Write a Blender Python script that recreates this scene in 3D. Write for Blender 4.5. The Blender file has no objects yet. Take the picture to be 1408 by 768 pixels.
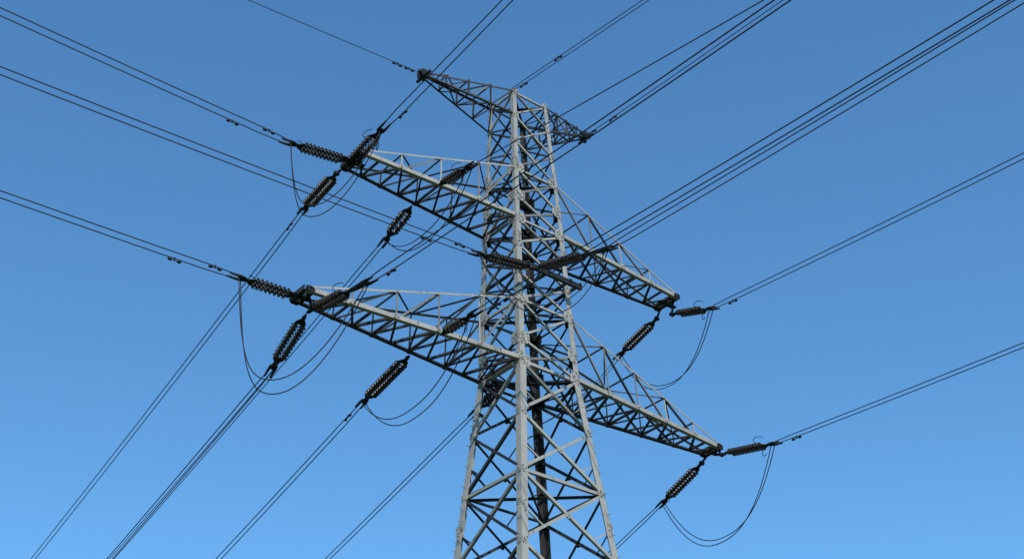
import bpy, math, random
from mathutils import Vector as V, Matrix
random.seed(7)
scene=bpy.context.scene
def mat(name,col,rough=.6,metal=0.,noise=0.,nscale=3.,col2=None,bump=0.,spec=None):
    m=bpy.data.materials.new(name); m.use_nodes=True
    nt=m.node_tree; b=nt.nodes['Principled BSDF']
    b.inputs['Base Color'].default_value=(*col,1); b.inputs['Roughness'].default_value=rough; b.inputs['Metallic'].default_value=metal
    if spec is not None: b.inputs['Specular IOR Level'].default_value=spec
    if noise>0 or col2:
        tc=nt.nodes.new('ShaderNodeTexCoord'); n=nt.nodes.new('ShaderNodeTexNoise'); n.inputs['Scale'].default_value=nscale
        n.inputs['Detail'].default_value=8; n.inputs['Roughness'].default_value=.65
        nt.links.new(tc.outputs['Object'],n.inputs['Vector'])
        r=nt.nodes.new('ShaderNodeValToRGB'); r.color_ramp.elements[0].position=.3; r.color_ramp.elements[1].position=.7
        c2=col2 or tuple(c*(1-noise) for c in col)
        r.color_ramp.elements[0].color=(*c2,1); r.color_ramp.elements[1].color=(*col,1)
        nt.links.new(n.outputs['Fac'],r.inputs['Fac']); nt.links.new(r.outputs['Color'],b.inputs['Base Color'])
        if bump:
            bp=nt.nodes.new('ShaderNodeBump'); bp.inputs['Strength'].default_value=bump; bp.inputs['Distance'].default_value=.02
            nt.links.new(n.outputs['Fac'],bp.inputs['Height']); nt.links.new(bp.outputs['Normal'],b.inputs['Normal'])
    return m
M_STEEL=mat('galvanised_steel',(.36,.335,.295),.5,.15,nscale=1.1,col2=(.24,.225,.2),bump=.05,spec=.35)
M_DARK=mat('dark_fittings',(.022,.022,.024),.6,.2,nscale=3,col2=(.014,.014,.014),spec=.2)
M_PORC=mat('insulator_glaze',(.03,.024,.021),.35,0,nscale=9,col2=(.016,.013,.011),spec=.35)
M_WIRE=mat('aluminium_conductor',(.022,.022,.024),.7,.1,nscale=20,noise=.3,spec=.2)
M_SHADE=mat('shade_painted_steel',(.04,.039,.038),.65,.1,nscale=1.3,col2=(.022,.022,.022),bump=.05,spec=.2)  # steel with shade painted in, for back, far-side, underside and peak members
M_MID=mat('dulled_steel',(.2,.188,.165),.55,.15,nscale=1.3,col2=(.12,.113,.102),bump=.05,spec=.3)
M_GRASS=mat('grass',(.05,.07,.025),.95,0,nscale=.35,col2=(.03,.045,.016))
MATS=[M_STEEL,M_DARK,M_PORC,M_WIRE,M_SHADE,M_MID]
def tone(p=.4): return 5 if random.random()<p else 0
class MB:
    def __init__(s): s.v=[];s.f=[];s.m=[];s.s=[]
    def add(s,vs,fs,mi=0,smooth=False):
        o=len(s.v); s.v+= [tuple(x) for x in vs]; s.f+=[tuple(i+o for i in f) for f in fs]; s.m+=[mi]*len(fs); s.s+=[smooth]*len(fs)
    def build(s,name,parent=None,mats=MATS):
        me=bpy.data.meshes.new(name); me.from_pydata(s.v,[],s.f)
        for m in mats: me.materials.append(m)
        me.polygons.foreach_set('material_index',s.m); me.polygons.foreach_set('use_smooth',s.s); me.update()
        o=bpy.data.objects.new(name,me); scene.collection.objects.link(o)
        if parent: o.parent=parent
        return o
    def prism(s,p,q,sec,u,v,mi=0):
        p=V(p);q=V(q);n=len(sec)
        vs=[p+u*a+v*b for a,b in sec]+[q+u*a+v*b for a,b in sec]
        fs=[(i,(i+1)%n,n+(i+1)%n,n+i) for i in range(n)]+[tuple(range(n))[::-1],tuple(range(n,2*n))]
        s.add(vs,fs,mi)
    def angle(s,p,q,u,v,a,mi=0,t=None):
        p=V(p);q=V(q);d=(q-p).normalized(); u=(V(u)-d*V(u).dot(d)).normalized(); v=V(v)-d*V(v).dot(d); v=(v-u*v.dot(u)).normalized()
        t=t or max(.012,a*.1)
        s.prism(p,q,[(0,0),(a,0),(a,t),(t,t),(t,a),(0,a)],u,v,mi)
    def brace(s,p,q,nin,a,mi=0,off=0.,flip=False):
        p=V(p);q=V(q);d=(q-p).normalized(); v=V(nin); v=(v-d*v.dot(d)).normalized(); u=d.cross(v)*(-1 if flip else 1)
        o=v*(off+random.uniform(.001,.006))-u*(a*.5)
        s.angle(p+o,q+o,u,v,a,mi)
    def tube(s,pts,r,n=6,mi=0,cap=True):
        pts=[V(p) for p in pts]; rings=[]
        ref=None
        for i,p in enumerate(pts):
            d=(pts[min(i+1,len(pts)-1)]-pts[max(i-1,0)]).normalized()
            if ref is None: ref=V((0,0,1)) if abs(d.z)<.9 else V((1,0,0))
            a=(ref-d*ref.dot(d)).normalized(); b=d.cross(a); ref=a
            rr=r[i] if isinstance(r,(list,tuple)) else r
            rings.append([p+a*math.cos(2*math.pi*k/n)*rr+b*math.sin(2*math.pi*k/n)*rr for k in range(n)])
        vs=[x for g in rings for x in g]; fs=[]
        for i in range(len(pts)-1):
            for k in range(n): fs.append((i*n+k,i*n+(k+1)%n,(i+1)*n+(k+1)%n,(i+1)*n+k))
        if cap: fs.append(tuple(range(n))[::-1]); fs.append(tuple((len(pts)-1)*n+k for k in range(n)))
        s.add(vs,fs,mi,True)
    def lathe(s,p,d,prof,n=14,mi=0):
        d=V(d).normalized()
        a=(V((0,0,1)) if abs(d.z)<.9 else V((1,0,0))); a=(a-d*a.dot(d)).normalized(); b=d.cross(a)
        vs=[V(p)+d*t+a*math.cos(2*math.pi*k/n)*r+b*math.sin(2*math.pi*k/n)*r for t,r in prof for k in range(n)]
        fs=[(i*n+k,i*n+(k+1)%n,(i+1)*n+(k+1)%n,(i+1)*n+k) for i in range(len(prof)-1) for k in range(n)]
        s.add(vs,fs,mi,True)
    def plate(s,c,n,up,w,h,t=.014,mi=0,bolts=0,cut=.25):
        c=V(c);n=V(n).normalized();up=V(up);up=(up-n*up.dot(n)).normalized();r=up.cross(n)
        W,H=w/2,h/2;k=cut*min(w,h)
        sec=[(-W+k,-H),(W-k,-H),(W,-H+k),(W,H-k),(W-k,H),(-W+k,H),(-W,H-k),(-W,-H+k)]
        s.prism(c-n*t/2,c+n*t/2,sec,r,up,mi)
        for i in range(bolts):
            a=random.uniform(-W*.8,W*.8); b=(i+.5)/bolts*2*H*.85-H*.85
            q=c+r*a+up*b
            s.prism(q+n*t/2,q+n*(t/2+.04),[(math.cos(j*math.pi/3)*.027,math.sin(j*math.pi/3)*.027) for j in range(6)],r,up,mi)
# ---------------------------------------------------------------- tower dims
ZL,ZLT,ZU,ZUT,ZT=26.,28.72,32.56,35.13,39.32
RY=.8475
KN=[(0,4.2),(26,1.4423),(32.56,1.2382),(39.32,.932)]
def W(z):
    for (a,wa),(b,wb) in zip(KN,KN[1:]):
        if z<=b: return wa+(wb-wa)*(z-a)/(b-a)
    return KN[-1][1]
SG={'F':(-1,-1),'R':(1,-1),'B':(1,1),'L':(-1,1)}
def leg(k,z): w=W(z); return V((SG[k][0]*w,SG[k][1]*w*RY,z))
tower=bpy.data.objects.new('transmission_tower',None); scene.collection.objects.link(tower)
levels=[39.32,38.0,36.6,35.13,33.7,32.56,31.3,30.0,28.72,27.0,26.0,23.8,21.4,18.7,15.6,11.8,7,0.3]
BIG=(35.13,33.7,32.56,28.72,27.0,26.0)
legs=MB()
segs=[(0,26,.28),(26,32.56,.235),(32.56,39.45,.185)]
for k,(sx,sy) in SG.items():
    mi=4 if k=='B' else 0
    for a,b,s in segs:
        pa=leg(k,a);pb=leg(k,min(b,39.32)); 
        if b>39.4: pb=pb+V((0,0,.12))
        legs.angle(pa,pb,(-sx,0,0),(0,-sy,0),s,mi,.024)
    for z in (35.4,33.7,31.6,27.0,26.1,20,13):
        p=leg(k,z); s=.24
        for n,o in (((0,sy,0),V((-sx*s*.45,0,0))),((sx,0,0),V((0,-sy*s*.45,0)))):
            legs.plate(p+o+V(n)*.012,n,(0,0,1),s*.8,.6,.02,mi,9,.08)
    legs.prism(leg(k,0)+V((0,0,-.4)),leg(k,0)+V((0,0,.35)),[(-.45,-.45),(.45,-.45),(.45,.45),(-.45,.45)],V((1,0,0)),V((0,1,0)),0)
legs.build('legs',tower)
br=MB()
faces=[('F','R',(0,1,0)),('R','B',(-1,0,0)),('B','L',(0,-1,0)),('L','F',(1,0,0))]
for fi,(a,b,nin) in enumerate(faces):
    n=V(nin)
    for i in range(len(levels)-1):
        zt,zb=levels[i],levels[i+1]
        s=.075 if zt>35.2 else (.085 if zt>26.1 else .11)
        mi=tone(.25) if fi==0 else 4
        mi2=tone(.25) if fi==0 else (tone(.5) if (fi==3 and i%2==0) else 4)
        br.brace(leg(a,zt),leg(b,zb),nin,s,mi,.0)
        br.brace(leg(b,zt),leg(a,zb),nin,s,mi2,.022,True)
        mid=(leg(a,zt)+leg(b,zb)+leg(b,zt)+leg(a,zb))/4
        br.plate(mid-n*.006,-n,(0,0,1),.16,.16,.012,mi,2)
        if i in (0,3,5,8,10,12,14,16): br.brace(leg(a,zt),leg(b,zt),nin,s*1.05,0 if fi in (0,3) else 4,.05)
        if zt<26.5 and zt>20:
            m1=(leg(a,zt)+leg(a,zb))/2; m2=(leg(b,zt)+leg(b,zb))/2
            br.brace(m1,leg(a,zb).lerp(leg(b,zt),.27),nin,.055,mi,.06); br.brace(m2,leg(b,zb).lerp(leg(a,zt),.27),nin,.055,mi,.06)
        if zt<=20:
            m1=(leg(a,zt)+leg(a,zb))/2; m2=(leg(b,zt)+leg(b,zb))/2
            for t in (.25,):
                br.brace(m1,leg(a,zb).lerp(leg(b,zt),t),nin,.06,mi,.06); br.brace(m2,leg(b,zb).lerp(leg(a,zt),t),nin,.06,mi,.06)
                br.brace(m1,leg(a,zt).lerp(leg(b,zb),t),nin,.06,mi,.09); br.brace(m2,leg(b,zt).lerp(leg(a,zb),t),nin,.06,mi,.09)
    for i,z in enumerate(levels[:-1]):
        for k,o in ((a,b),(b,a)):
            d=(leg(o,z)-leg(k,z)).normalized()
            big=z in BIG
            w,h=(.46,.5) if big else (.24,.3)
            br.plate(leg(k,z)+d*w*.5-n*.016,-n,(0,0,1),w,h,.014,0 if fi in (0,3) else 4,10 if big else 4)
for z in (39.32,35.13,32.56,28.72,26.0,21.4,15.6):
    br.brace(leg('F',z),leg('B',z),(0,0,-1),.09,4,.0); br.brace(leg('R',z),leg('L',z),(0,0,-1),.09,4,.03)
br.build('body_bracing',tower)
def arm(name,sx,L,tw,zb,zt_,npan,cs,ts,bs,ztip=None,tipy=0.):
    m=MB(); ztip=zb if ztip is None else ztip
    wb=W(zb);wt=W(zt_)
    def bot(sy,t): return V((sx*(wb+(L-wb)*t),sy*(wb*RY+(tw-wb*RY)*t)+tipy*t,zb+(ztip-zb)*t))
    def top(sy,t): return V((sx*(wt+(L-wt)*t),sy*(wt*RY+(tw-wt*RY)*t)+tipy*t,zt_+(ztip+.16-zt_)*t))
    for sy in (-1,1):
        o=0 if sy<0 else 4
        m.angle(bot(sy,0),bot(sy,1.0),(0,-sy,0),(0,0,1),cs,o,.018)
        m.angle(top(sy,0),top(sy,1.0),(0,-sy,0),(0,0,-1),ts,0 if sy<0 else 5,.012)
        nin=(0,-sy,0)
        for i in range(npan):
            t=i/npan;t2=(i+1)/npan
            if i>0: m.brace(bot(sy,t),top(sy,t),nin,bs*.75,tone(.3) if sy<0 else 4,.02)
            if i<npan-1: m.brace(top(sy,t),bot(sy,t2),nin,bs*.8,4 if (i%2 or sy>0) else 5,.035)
            if i>0: m.plate(bot(sy,t)+V((0,sy*.012,.1)),(0,sy,0),(0,0,1),.24,.22,.012,o,3)
    n2=npan*2
    for i in range(n2):
        t=i/n2;t2=(i+1)/n2
        s=1 if i%2 else -1
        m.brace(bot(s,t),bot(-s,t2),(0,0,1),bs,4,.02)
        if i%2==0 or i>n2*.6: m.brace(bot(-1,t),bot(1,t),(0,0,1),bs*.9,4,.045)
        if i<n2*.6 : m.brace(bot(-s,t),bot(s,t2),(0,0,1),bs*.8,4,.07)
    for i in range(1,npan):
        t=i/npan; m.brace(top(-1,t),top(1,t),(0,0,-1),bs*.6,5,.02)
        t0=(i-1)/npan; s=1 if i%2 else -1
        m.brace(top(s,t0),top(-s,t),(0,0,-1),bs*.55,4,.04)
    m.brace(bot(-1,1),bot(1,1),(0,0,1),cs*1.1,4,.0); m.brace(bot(-1,.965),bot(1,.965),(0,0,1),cs*.8,4,.03)
    for sy in (-1,1):
        m.plate(bot(sy,.985)+V((0,sy*.014,.07)),(0,sy,0),(0,0,1),.36,.24,.02,1,4)
    m.plate(bot(0,.99)+V((0,0,-.03)),(0,0,1),(1,0,0),.25,tw*2*.8,.02,1,0)
    return m.build(name,tower)
arm('lower_crossarm_a',-1,10.07,.47,ZL,ZLT,5,.17,.075,.09)
arm('lower_crossarm_b', 1,10.07,.47,ZL,ZLT,5,.17,.075,.09)
arm('upper_crossarm_a',-1,8.25,.62,ZU,ZUT,4,.16,.07,.085)
arm('upper_crossarm_b', 1,8.25,.62,ZU,ZUT,4,.16,.07,.085)
def peak(name,sx,tip):
    m=MB(); tip=V(tip)
    for sy in (-1,1):
        k={(-1,-1):'F',(1,-1):'R',(1,1):'B',(-1,1):'L'}[(sx,sy)]
        T=leg(k,39.32);B=leg(k,38.0); tt=tip+V((0,sy*.12,.05)); tb=tip+V((0,sy*.12,-.12))
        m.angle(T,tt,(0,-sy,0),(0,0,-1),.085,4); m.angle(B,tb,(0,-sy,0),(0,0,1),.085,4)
        for i in range(4):
            a=i/4;b=(i+1)/4
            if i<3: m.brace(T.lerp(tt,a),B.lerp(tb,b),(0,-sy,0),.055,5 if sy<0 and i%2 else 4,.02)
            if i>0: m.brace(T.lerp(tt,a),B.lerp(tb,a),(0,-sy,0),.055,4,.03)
    ks=('F','L') if sx<0 else ('R','B')
    for z,dz in ((39.32,.05),(38.0,-.12)):
        A=leg(ks[0],z);C=leg(ks[1],z);ta=tip+V((0,-.12,dz));tc=tip+V((0,.12,dz))
        for i in range(4):
            a=i/4;b=(i+1)/4
            p,q=(A.lerp(ta,a),C.lerp(tc,b)) if i%2 else (C.lerp(tc,a),A.lerp(ta,b))
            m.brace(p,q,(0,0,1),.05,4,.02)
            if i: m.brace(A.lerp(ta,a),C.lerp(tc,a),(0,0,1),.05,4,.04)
    m.plate(tip+V((0,-.15,-.03)),(0,1,0),(0,0,1),.4,.36,.02,1,4); m.plate(tip+V((0,.15,-.03)),(0,1,0),(0,0,1),.4,.36,.02,1,4)
    m.tube([tip+V((-.3,-.2,-.1)),tip+V((.18,.2,-.1))],.09,8,1); m.tube([tip+V((0,-.5,-.16)),tip+V((0,.4,-.16))],.07,8,1)
    m.build(name,tower)
TL=(-4.75,.4,38.95);TR=(3.7,-.2,39.5)
peak('peak_arm_a',-1,TL); peak('peak_arm_b',1,TR)
ex=MB()
ex.prism((-1.35,-1.6,29.98),(1.5,-1.6,29.98),[(-.06,-.11),(.06,-.11),(.06,.11),(-.06,.11)],V((0,1,0)),V((0,0,1)),1)
for x in (-1.25,-.2,.9,1.4):
    ex.prism((x,-1.7,30.06),(x,1.05,30.06),[(-.05,-.05),(.05,-.05),(.05,.05),(-.05,.05)],V((1,0,0)),V((0,0,1)),1)
ex.prism((-1.3,1.12,26.35),(1.3,1.12,26.35),[(-.07,-.08),(.07,-.08),(.07,.08),(-.07,.08)],V((0,1,0)),V((0,0,1)),1)
for z10 in range(30,392,4):
    z=z10/10
    for k in ('L','R'):
        sx,sy=SG[k]; p=leg(k,z)
        if z10%8==6: ex.tube([p+V((-sx*.06,0,0)),p+V((-sx*.06,sy*.17,0)),p+V((-sx*.06,sy*.17,.025))],.011,5,0)
        else: ex.tube([p+V((0,-sy*.06,0)),p+V((sx*.17,-sy*.06,0)),p+V((sx*.17,-sy*.06,.025))],.011,5,0)
# ---------------------------------------------------------------- insulator strings
def string(P,S,twin=.14,rd=.13,tail=.45):
    P=V(P);S=V(S);d=(S-P);L=d.length;d.normalize()
    side=d.cross(V((0,0,1))).normalized(); up=side.cross(d)
    m=MB()
    a0=min(.45,L*.16); a1=L-tail
    m.tube([P,P+d*a0*.6],.045,6,1); m.tube([P+d*.1,P+d*a0*.5],.075,6,1)
    for q,flip in ((P+d*a0,1),(P+d*a1,-1)):
        m.prism(q-up*.015,q+up*.015,[(-twin-.07,.06*flip),(twin+.07,.06*flip),(twin+.05,-.04*flip),(.06,-.2*flip),(-.06,-.2*flip),(-twin-.05,-.04*flip)],side,d,1)
    sp=.158; n=max(4,int((a1-a0-.1)/sp)); sp=(a1-a0-.1)/n
    for s in (-1,1):
        o=P+side*twin*s+d*(a0+.05)
        m.tube([o-d*.06,o+d*(a1-a0-.03)],.03,6,1)
        for i in range(n):
            m.lathe(o+d*(i*sp),d,[(.0,.03),(.01,.055),(.06,.06),(.07,.08),(.085,rd*.95),(.1,rd),(.112,rd*.97),(.105,rd*.8),(.12,rd*.6),(.108,rd*.45),(.125,.04),(sp,.03)],14,2)
    e=P+d*a1
    for s in (-1,1):
        pts=[e+side*s*.1+d*.05]
        for k in range(9):
            a=k/8*math.pi*1.25
            pts.append(e+side*s*(twin+.05+.16*math.sin(a)*.6)+up*(.05+.2*(1-math.cos(a))*.75)*s-d*(.1+.22*math.sin(a)))
        m.tube(pts,.015,5,1)
    m.tube([e+d*.1,S+d*.05],.04,6,1)
    for s in (-1,1):
        m.tube([e+d*.16+side*.03*s,S+side*.11*s,S+side*.11*s+d*.42],[.04,.055,.035],8,1)
    m.prism(S-d*.05-up*.012,S-d*.05+up*.012,[(-.17,-.06),(.17,-.06),(.12,.09),(-.12,.09)],side,d,1)
    return m.build('insulator_string')
def wire_pts(S,psi,m_,c,u0,u1,n,off=0.):
    a=math.radians(psi);h=V((math.sin(a),math.cos(a),0));r=V((h.y,-h.x,0));S=V(S)
    return [S+h*u+r*(off*min(1,.6+u*.4))+V((0,0,m_*u+c*u*u)) for u in [u0+(u1-u0)*(i/n)**1.5 for i in range(n+1)]]
def damper(m,p,d):
    d=V(d).normalized(); q=p-V((0,0,.07))
    m.tube([q-d*.16,q+d*.16],.012,5,1)
    for s in (-1,1): m.tube([q+d*s*.09,q+d*s*.12,q+d*s*.21,q+d*s*.23],[.03,.05,.05,.03],8,1)
    m.prism(p+d*-.03-V((0,0,.08)),p+d*.03-V((0,0,.08)),[(-.02,0),(.02,0),(.02,.11),(-.02,.11)],d.cross(V((0,0,1))).normalized(),V((0,0,1)),1)
def line(S,psi,m_,c=.0006,length=230,sep=.11,r=.0195,damp=(1.1,1.9),single=False,name='power_line'):
    m=MB()
    offs=(0,) if single else (-sep,sep)
    for k,o in enumerate(offs):
        m.tube(wire_pts(S,psi,m_,c,0,length,60,o),r,6,3)
        for j,dd in enumerate(damp):
            if (j+k)%2==0 or single:
                pts=wire_pts(S,psi,m_,c,dd+k*.35,dd+k*.35+.2,1,o); damper(m,pts[0],pts[1]-pts[0])
    return m.build(name)
LL=V((-10.07,0,26));LU=V((-8.25,0,32.56));RL=V((10.07,0,26));RU=V((8.25,0,32.56))
LM=V((-4.84,.93,26));UM=V((-4.89,.86,32.56));MID=V((-.98,-1.66,29.85));BK=V((-.23,1.2,26.36))
D0=V((0,0,-.08))
ST={
'L3':(LU+D0,(-10.82,0,32.11),-90,-.0024,110),'L1':(LL+D0,(-12.29,0,25.83),-90,-.033,110),'L2':(MID,(-3.70,-1.70,29.38),-90,-.0602,110),
'T1':(LU+V((0,.35,-.12)),(-8.25,-1.91,32.79),180,.1175,60),'A':(LU+V((-.15,.75,-.2)),(-7.92,3.75,32.64),5,-.1583,260),
'T3':((-9.4,.55,25.85),(-9.4,-3.08,25.22),180,-.0638,110),'B':((-9.4,.6,25.8),(-9.2,2.95,24.85),5,-.1468,240),
'T5':(RU+V((.1,-.05,-.5)),(8.25,-2.31,31.21),180,-.0784,120),'Dd':(RU+V((0,.75,-.35)),(8.55,3.42,31.73),5,-.216,260),
'T6':(RL+V((0.05,-.35,-.2)),(10.07,-3.07,25.20),180,-.0664,110),'E':(RL+V((0,.7,-.2)),(10.37,3.35,25.06),5,-.2649,200),
'T4':(MID+V((.05,-.02,0)),(-.98,-5.60,28.62),180,-.0531,100),'T4b':((-4.84,-.98,25.9),(-4.84,-2.73,25.87),180,-.0686,100),
'UMT':((-4.89,-.9,32.45),(-4.89,-2.7,32.2),180,-.1774,120),'UMA':(UM+D0,(-4.72,2.82,32.04),5,-.1528,260),
'C':(LM+D0,(-4.55,4.21,25.54),5,-.1669,240),'D':(BK,(-.07,3.06,26.06),5,-.1755,240)}
for k,(P,S,psi,m_,ln) in ST.items():
    if k in('UMT','T4b'): string(P,S,.1,.11)
    elif k in ('T4','T3'): string(P,S,tail=1.35)
    else: string(P,S)
    if k=='Dd': continue
    if psi==-90: line(S,psi,m_,length=ln,sep=.17,damp=(1.0,1.9))
    elif k=='UMT': line(S,psi,m_,length=ln,single=True,damp=())
    elif psi==180: line(S,psi,m_,length=ln,sep=.15,damp=() if k=='T4' else (1.1,))
    else: line(S,psi,m_,length=ln,sep=.1,damp=(1.0,) if k in('A','C') else ())
for P,T in ((ST['T5'][0],RU+V((0,-.3,0))),(ST['Dd'][0],RU+V((0,.5,0))),(ST['E'][0],RL+V((0,.4,0))),(ST['A'][0],LU+V((0,.55,0))),(ST['T6'][0],RL+V((0,-.3,0)))):
    ex.tube([V(T),V(P)],.05,8,1); ex.tube([V(P)+V((-.09,0,0)),V(P)+V((.09,0,0))],.09,8,1)
ex.build('beams_hangers_and_step_bolts',tower)
dl=MB(); s0=V(ST['Dd'][1]); e0=leg('B',25.2)
for o in (-.1,.1):
    dl.tube([s0.lerp(e0,i/20)+V((o*(1-i/20),0,-1.2*4*(i/20)*(1-i/20)*.35)) for i in range(21)],.018,6,3)
dl.build('down_lead_cable')
FT=(-.93,-.79,39.36)
line(TL,-90,-.10,.0006,110,single=True,r=.015,damp=(.7,1.3),name='earth_wire')
line(FT,180,-.1233,.0006,120,sep=.09,r=.016,damp=(.6,2.6),name='earth_wire')
line(TR,180,-.0522,.0006,100,single=True,r=.017,damp=(.5,1.8),name='earth_wire')
def jumper(p,q,sag,sep=.12,pull=(0,0,0)):
    p=V(p);q=V(q);d=(q-p);r=V((d.y,-d.x,0)).normalized(); m=MB()
    for s,k in ((-1,1),(1,.9)):
        pts=[]
        for i in range(33):
            t=i/32; e=1-abs(2*t-1)**2.3
            pts.append(p.lerp(q,t)+V(pull)*math.sin(math.pi*t)+r*sep*s*(.8+.4*math.sin(3*t+s))-V((0,0,sag*k*e)))
        m.tube(pts,.019,6,3)
    m.build('jumper_cable')
S={k:V(v[1]) for k,v in ST.items()}
jumper(S['L1'],S['T3'],3.7,pull=(-.3,1.1,0))
jumper(S['L3'],S['T1'],3.0,pull=(-.2,.9,0))
jumper(S['UMA'],S['UMT'],1.6); jumper(S['C'],S['T4b'],2.2); jumper(S['T5'],S['Dd'],2.7); jumper(S['T6'],S['E'],3.0); jumper(S['L2'],S['T4'],2.6)
# ---------------------------------------------------------------- ground
g=MB(); R=6000
N=24
g.add([(R*(2*i/N-1),R*(2*j/N-1),0) for j in range(N+1) for i in range(N+1)],[(j*(N+1)+i,j*(N+1)+i+1,(j+1)*(N+1)+i+1,(j+1)*(N+1)+i) for j in range(N) for i in range(N)],0)
g.build('ground',None,[M_GRASS])
# ---------------------------------------------------------------- light
SUN_AZ,SUN_EL=207,44
a=math.radians(SUN_AZ);e=math.radians(SUN_EL)
sd=V((math.sin(a)*math.cos(e),math.cos(a)*math.cos(e),math.sin(e)))
sl=bpy.data.lights.new('sun','SUN'); sl.energy=5.; sl.angle=math.radians(.5); sl.color=(1,.94,.85)
so=bpy.data.objects.new('sun',sl); scene.collection.objects.link(so); so.rotation_euler=sd.to_track_quat('Z','Y').to_euler()
w=bpy.data.worlds.new('World'); scene.world=w; w.use_nodes=True
nt=w.node_tree; bg=nt.nodes['Background']; sk=nt.nodes.new('ShaderNodeTexSky'); sk.sky_type='NISHITA'; sk.sun_disc=False
sk.sun_elevation=e; sk.sun_rotation=a; sk.air_density=1.0; sk.dust_density=.7; sk.ozone_density=1.5
mx=nt.nodes.new('ShaderNodeMix'); mx.data_type='RGBA'; mx.blend_type='MULTIPLY'; mx.inputs['Factor'].default_value=1
nt.links.new(sk.outputs[0],mx.inputs['A']); mx.inputs['B'].default_value=(.64,1.12,1.36,1)
nt.links.new(mx.outputs['Result'],bg.inputs[0]); bg.inputs[1].default_value=.15
# ---------------------------------------------------------------- camera
yw,pt,rl=map(math.radians,(40.7829,32.9443,-1.8950))
fw=V((math.sin(yw)*math.cos(pt),math.cos(yw)*math.cos(pt),math.sin(pt)))
rt=V((math.cos(yw),-math.sin(yw),0)); up=rt.cross(fw)
r2=rt*math.cos(rl)+up*math.sin(rl); u2=up*math.cos(rl)-rt*math.sin(rl)
cd=bpy.data.cameras.new('camera'); co=bpy.data.objects.new('camera',cd); scene.collection.objects.link(co)
co.matrix_world=Matrix(((r2.x,u2.x,-fw.x,-29.6355),(r2.y,u2.y,-fw.y,-33.5907),(r2.z,u2.z,-fw.z,1.6),(0,0,0,1)))
cd.sensor_width=36; cd.lens=1867.4944/1408*36; cd.clip_end=20000
scene.camera=co
scene.view_settings.view_transform='Standard'; scene.view_settings.look='None'; scene.view_settings.exposure=0
